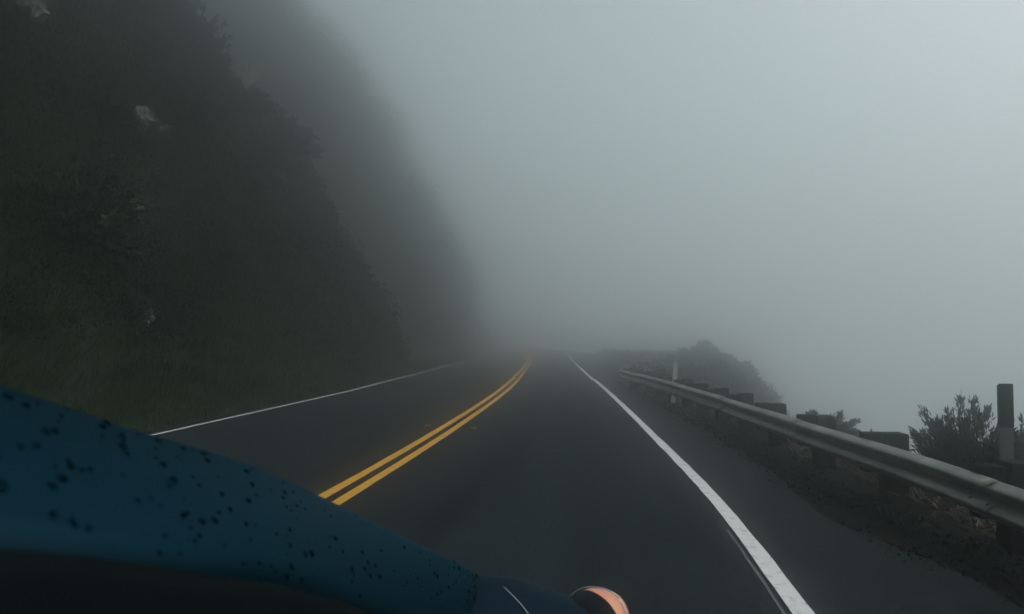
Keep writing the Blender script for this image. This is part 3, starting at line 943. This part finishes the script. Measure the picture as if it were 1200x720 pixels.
# front wings: a domed sheet over each wheel that rolls down to the bumper
def wing_z(x, y):
    z = np.interp(x, [-.46, -.36, -.25, -.16, -.04, .03, .06, .085], [.77, .815, .812, .787, .748, .700, .660, .56])
    z += -0.30 * max(0, y - 2.05) ** 1.4 * 1.0 - 4.5 * max(0, y - 2.16) ** 2
    return z
for sgn in (0, 1):
    rws = []
    for y in list(np.linspace(1.0, 2.0, 12)) + list(np.linspace(2.04, 2.42, 14)):
        c = [np.array([x, y - .35 * max(0, x + .05) * smooth(2.0, 2.4, y), wing_z(x, y)]) for x in np.interp(np.linspace(0, 1, 22), [0, .4, .8, 1], [-.46, -.2, .04, .085])]
        c.append(np.array([.09, c[-1][1], c[-1][2] - .12])); c.append(np.array([.085, c[-1][1], min(.42, c[-1][2] - .1)]))
        rws.append([mirror(p) for p in c] if sgn else c)
    mesh_obj("wing", rel(car, [p for r_ in rws for p in r_]), grid_faces(len(rws), len(rws[0])), M["shaded_paint"], car)
    # corner lamp: a smooth almond let into the corner of the wing
    bm = bmesh.new()
    bmesh.ops.create_uvsphere(bm, u_segments=40, v_segments=28, radius=1)
    c0 = Vector((-.024, 2.125, .655))
    rot = Matrix.Rotation(R(-14), 3, 'Z') @ Matrix.Rotation(R(12), 3, 'X')
    sup = lambda q_: math.copysign(abs(q_) ** .8, q_)
    for v in bm.verts:
        v.co = c0 + rot @ Vector((sup(v.co.x) * .098, sup(v.co.y) * .155, sup(v.co.z) * .105))
    bmesh.ops.bisect_plane(bm, geom=bm.verts[:] + bm.edges[:] + bm.faces[:], plane_co=(-.047, 2.193, 0), plane_no=Vector((1, .83, 0)).normalized())
    bm.verts.index_update()
    V = [np.array(v.co) for v in bm.verts]
    F = [[v.index for v in f.verts] for f in bm.faces]
    cen = [sum((np.array(v.co) for v in f.verts), np.zeros(3)) / len(f.verts) for f in bm.faces]
    bm.free()
    am = [c[0] + .83 * c[1] > 1.773 for c in cen]
    def sub(keep, nm, mt):
        used = sorted({i for f, k_ in zip(F, am) if k_ == keep for i in f}); mp_ = {i: j for j, i in enumerate(used)}
        vv = [mirror(V[i]) if sgn else V[i] for i in used]
        return mesh_obj(nm, rel(car, vv), [[mp_[i] for i in f] for f, k_ in zip(F, am) if k_ == keep], mt, car if nm == "headlight" else lamp)
    lamp = sub(False, "headlight", M["bezel"])
    sub(True, "amber_lens", M["amber"])
    b = MB()
    ringp = []
    for k in range(29):
        a = math.pi * k / 28
        ringp.append(c0 + rot @ Vector((sup(math.cos(a)) * .100, .075 * math.sin(a), sup(math.sin(a)) * .106)))
    b.tube([mirror(np.array(p)) if sgn else p for p in ringp], .0022, 5)
    o = b.build("chrome_rim", M["chrome_glint"], lamp, True); o.data.transform(Matrix.Translation(-car.location))
    b = MB()
    for dx in (-.060, -.045, -.028):  # reflection streaks on the lamp glass, built as bright tubes
        pts = [c0 + rot @ Vector((dx + .012 * q_, -.03 - .09 * q_, .105 * math.sqrt(max(0, 1 - (dx / .092) ** 2 - ((.03 + .09 * q_) / .155) ** 2)) + .001)) for q_ in (0, .3, .6, .9)]
        b.tube([mirror(np.array(p)) if sgn else p for p in pts], .0011, 4)
    o = b.build("lamp_glints", M["chrome_glint"], lamp, True); o.data.transform(Matrix.Translation(-car.location))
    # highlight on the wing's shut line, built as a bright bead
    b = MB()
    pts = catmull([(-.262, 2.03, wing_z(-.262, 2.03) + .002), (-.225, 1.97, wing_z(-.225, 1.97) + .002), (-.19, 1.91, wing_z(-.19, 1.91) + .002), (-.17, 1.84, wing_z(-.17, 1.84) + .002), (-.165, 1.7, wing_z(-.165, 1.7) + .002)], 20)
    b.tube([mirror(p) if sgn else p for p in pts], .0028, 5)
    o = b.build("wing_highlight", M["chrome_glint"], car, True); o.data.transform(Matrix.Translation(-car.location))

# nose under the bonnet, bumper, grille, side panels, wheels
lc = car.location
def boxpart(nm, c, d, mt, bev=.02, parent=None):
    b = MB(); b.box((c[0] - lc.x, c[1] - lc.y, c[2] - lc.z), d, None, bev); return b.build(nm, mt, parent or car)
nose = [np.array(p) for p in ((0, 1.95, .90), (0, 2.06, .86), (0, 2.2, .74), (0, 2.30, .60), (0, 2.34, .48))]
rws = []
for p in nose:
    rws.append([p + np.array([CX + dx, -.06 * (abs(dx) / .55) ** 2, 0]) for dx in np.linspace(-.57, .57, 17)])
mesh_obj("nose_panel", rel(car, [p for r_ in rws for p in r_]), grid_faces(len(rws), 17), M["paint"], car)
boxpart("scuttle_panel", (CX, -.30, .88), (1.22, 1.06, 1.0), M["trim"], .04)
boxpart("engine_bay", (CX, 1.1, .50), (1.22, 1.6, .38), M["trim"], .03)
boxpart("grille", (CX, 2.33, .55), (.8, .06, .14), M["trim"])
boxpart("bumper", (CX, 2.30, .36), (1.96, .22, .22), M["trim"], .06)
for sx in (CX - .98, CX + .98):
    boxpart("sill_panel", (sx - .06 * np.sign(sx - CX), .35, .62), (.05, 1.1, .62), M["paint"], .02)
    wl = MB()
    ring = [(0.0, .33), (.02, .335), (.03, .30), (.03, .23)]
    wx, wy, wz = sx - .10 * np.sign(sx - CX) - lc.x, 1.62 - lc.y, .335
    def lathe(prof_, mt, nm, par):
        V, F = [], []; n_ = 28
        for (ax, rr) in prof_:
            for k in range(n_):
                a = 2 * math.pi * k / n_
                V.append((wx + ax, wy + rr * math.cos(a), wz + rr * math.sin(a)))
        for i in range(len(prof_) - 1):
            for k in range(n_):
                F.append((i * n_ + k, i * n_ + (k + 1) % n_, (i + 1) * n_ + (k + 1) % n_, (i + 1) * n_ + k))
        return mesh_obj(nm, V, F, mt, par)
    wh = lathe([(-.09, .0), (-.088, .06), (-.06, .08), (-.06, .2), (-.095, .21), (-.095, .225), (.095, .225), (.095, .21), (.06, .2), (.06, .08), (.088, .06), (.09, 0)], M["alloy"], "wheel", car)
    lathe([(-.10, .222), (-.105, .29), (-.085, .325), (0, .335), (.085, .325), (.105, .29), (.10, .222)], M["rubber"], "tyre", wh)

# rain drops sitting on the bonnet
def drop_mesh(seed):
    g = np.random.default_rng(seed)
    V, F = [], []
    ph = g.uniform(0, 6.28, 3); el = g.uniform(1.0, 1.7)
    for i, (rr, zz) in enumerate(((1.0, -.03), (.96, .16), (.82, .34), (.55, .48), (.25, .54))):
        for k in range(10):
            a = 2 * math.pi * k / 10
            w = 1 + .16 * math.sin(2 * a + ph[0]) + .10 * math.sin(3 * a + ph[1])
            V.append((rr * w * math.cos(a) * .5, rr * w * math.sin(a) * .5 * el, zz * .62))
    V.append((0, 0, .56 * .62))
    for i in range(4):
        for k in range(10):
            F.append((i * 10 + k, i * 10 + (k + 1) % 10, (i + 1) * 10 + (k + 1) % 10, (i + 1) * 10 + k))
    for k in range(10):
        F.append((40 + k, 40 + (k + 1) % 10, 50))
    F.append(tuple(range(9, -1, -1)))
    me = bpy.data.meshes.new("raindrop"); me.from_pydata(V, [], F); me.materials.append(M["dark_drop"])
    me.polygons.foreach_set("use_smooth", np.ones(len(me.polygons), bool)); me.update()
    return me
dm = [drop_mesh(i) for i in range(6)]
cnt = 0
while cnt < 290:
    s_ = rng.random() ** .9 * .97 + .015
    v = rng.uniform(0.06, .97)
    if float(vnoise(s_ * 9, v * 3, 80)) < rng.uniform(-1.1, .5):
        continue
    fi = s_ * (NS - 1); i = min(int(fi), NS - 2)
    p = flank(i, v) * (1 - fi + i) + flank(i + 1, v) * (fi - i)
    tu = flank(i + 1, v) - flank(i, v); tv = flank(i, min(1, v + .03)) - flank(i, v - .03)
    nrm = Vector(np.cross(tv, tu)).normalized()
    if nrm.z < 0: nrm = -nrm
    o = bpy.data.objects.new("raindrop", dm[cnt % 6])
    link(o, hood)
    size = float(np.clip(rng.lognormal(math.log(.0042), .45), .0018, .0085))
    zax = nrm; yax = Vector(tv).normalized(); yax = (yax - zax * yax.dot(zax)).normalized(); xax = yax.cross(zax)
    Mr = Matrix((xax, yax, zax)).transposed() @ Matrix.Rotation(random.uniform(-.7, .7), 3, 'Z')
    o.matrix_local = Matrix.Translation(Vector(p) - lc) @ Mr.to_4x4() @ Matrix.Diagonal((size, size, size, 1))
    cnt += 1
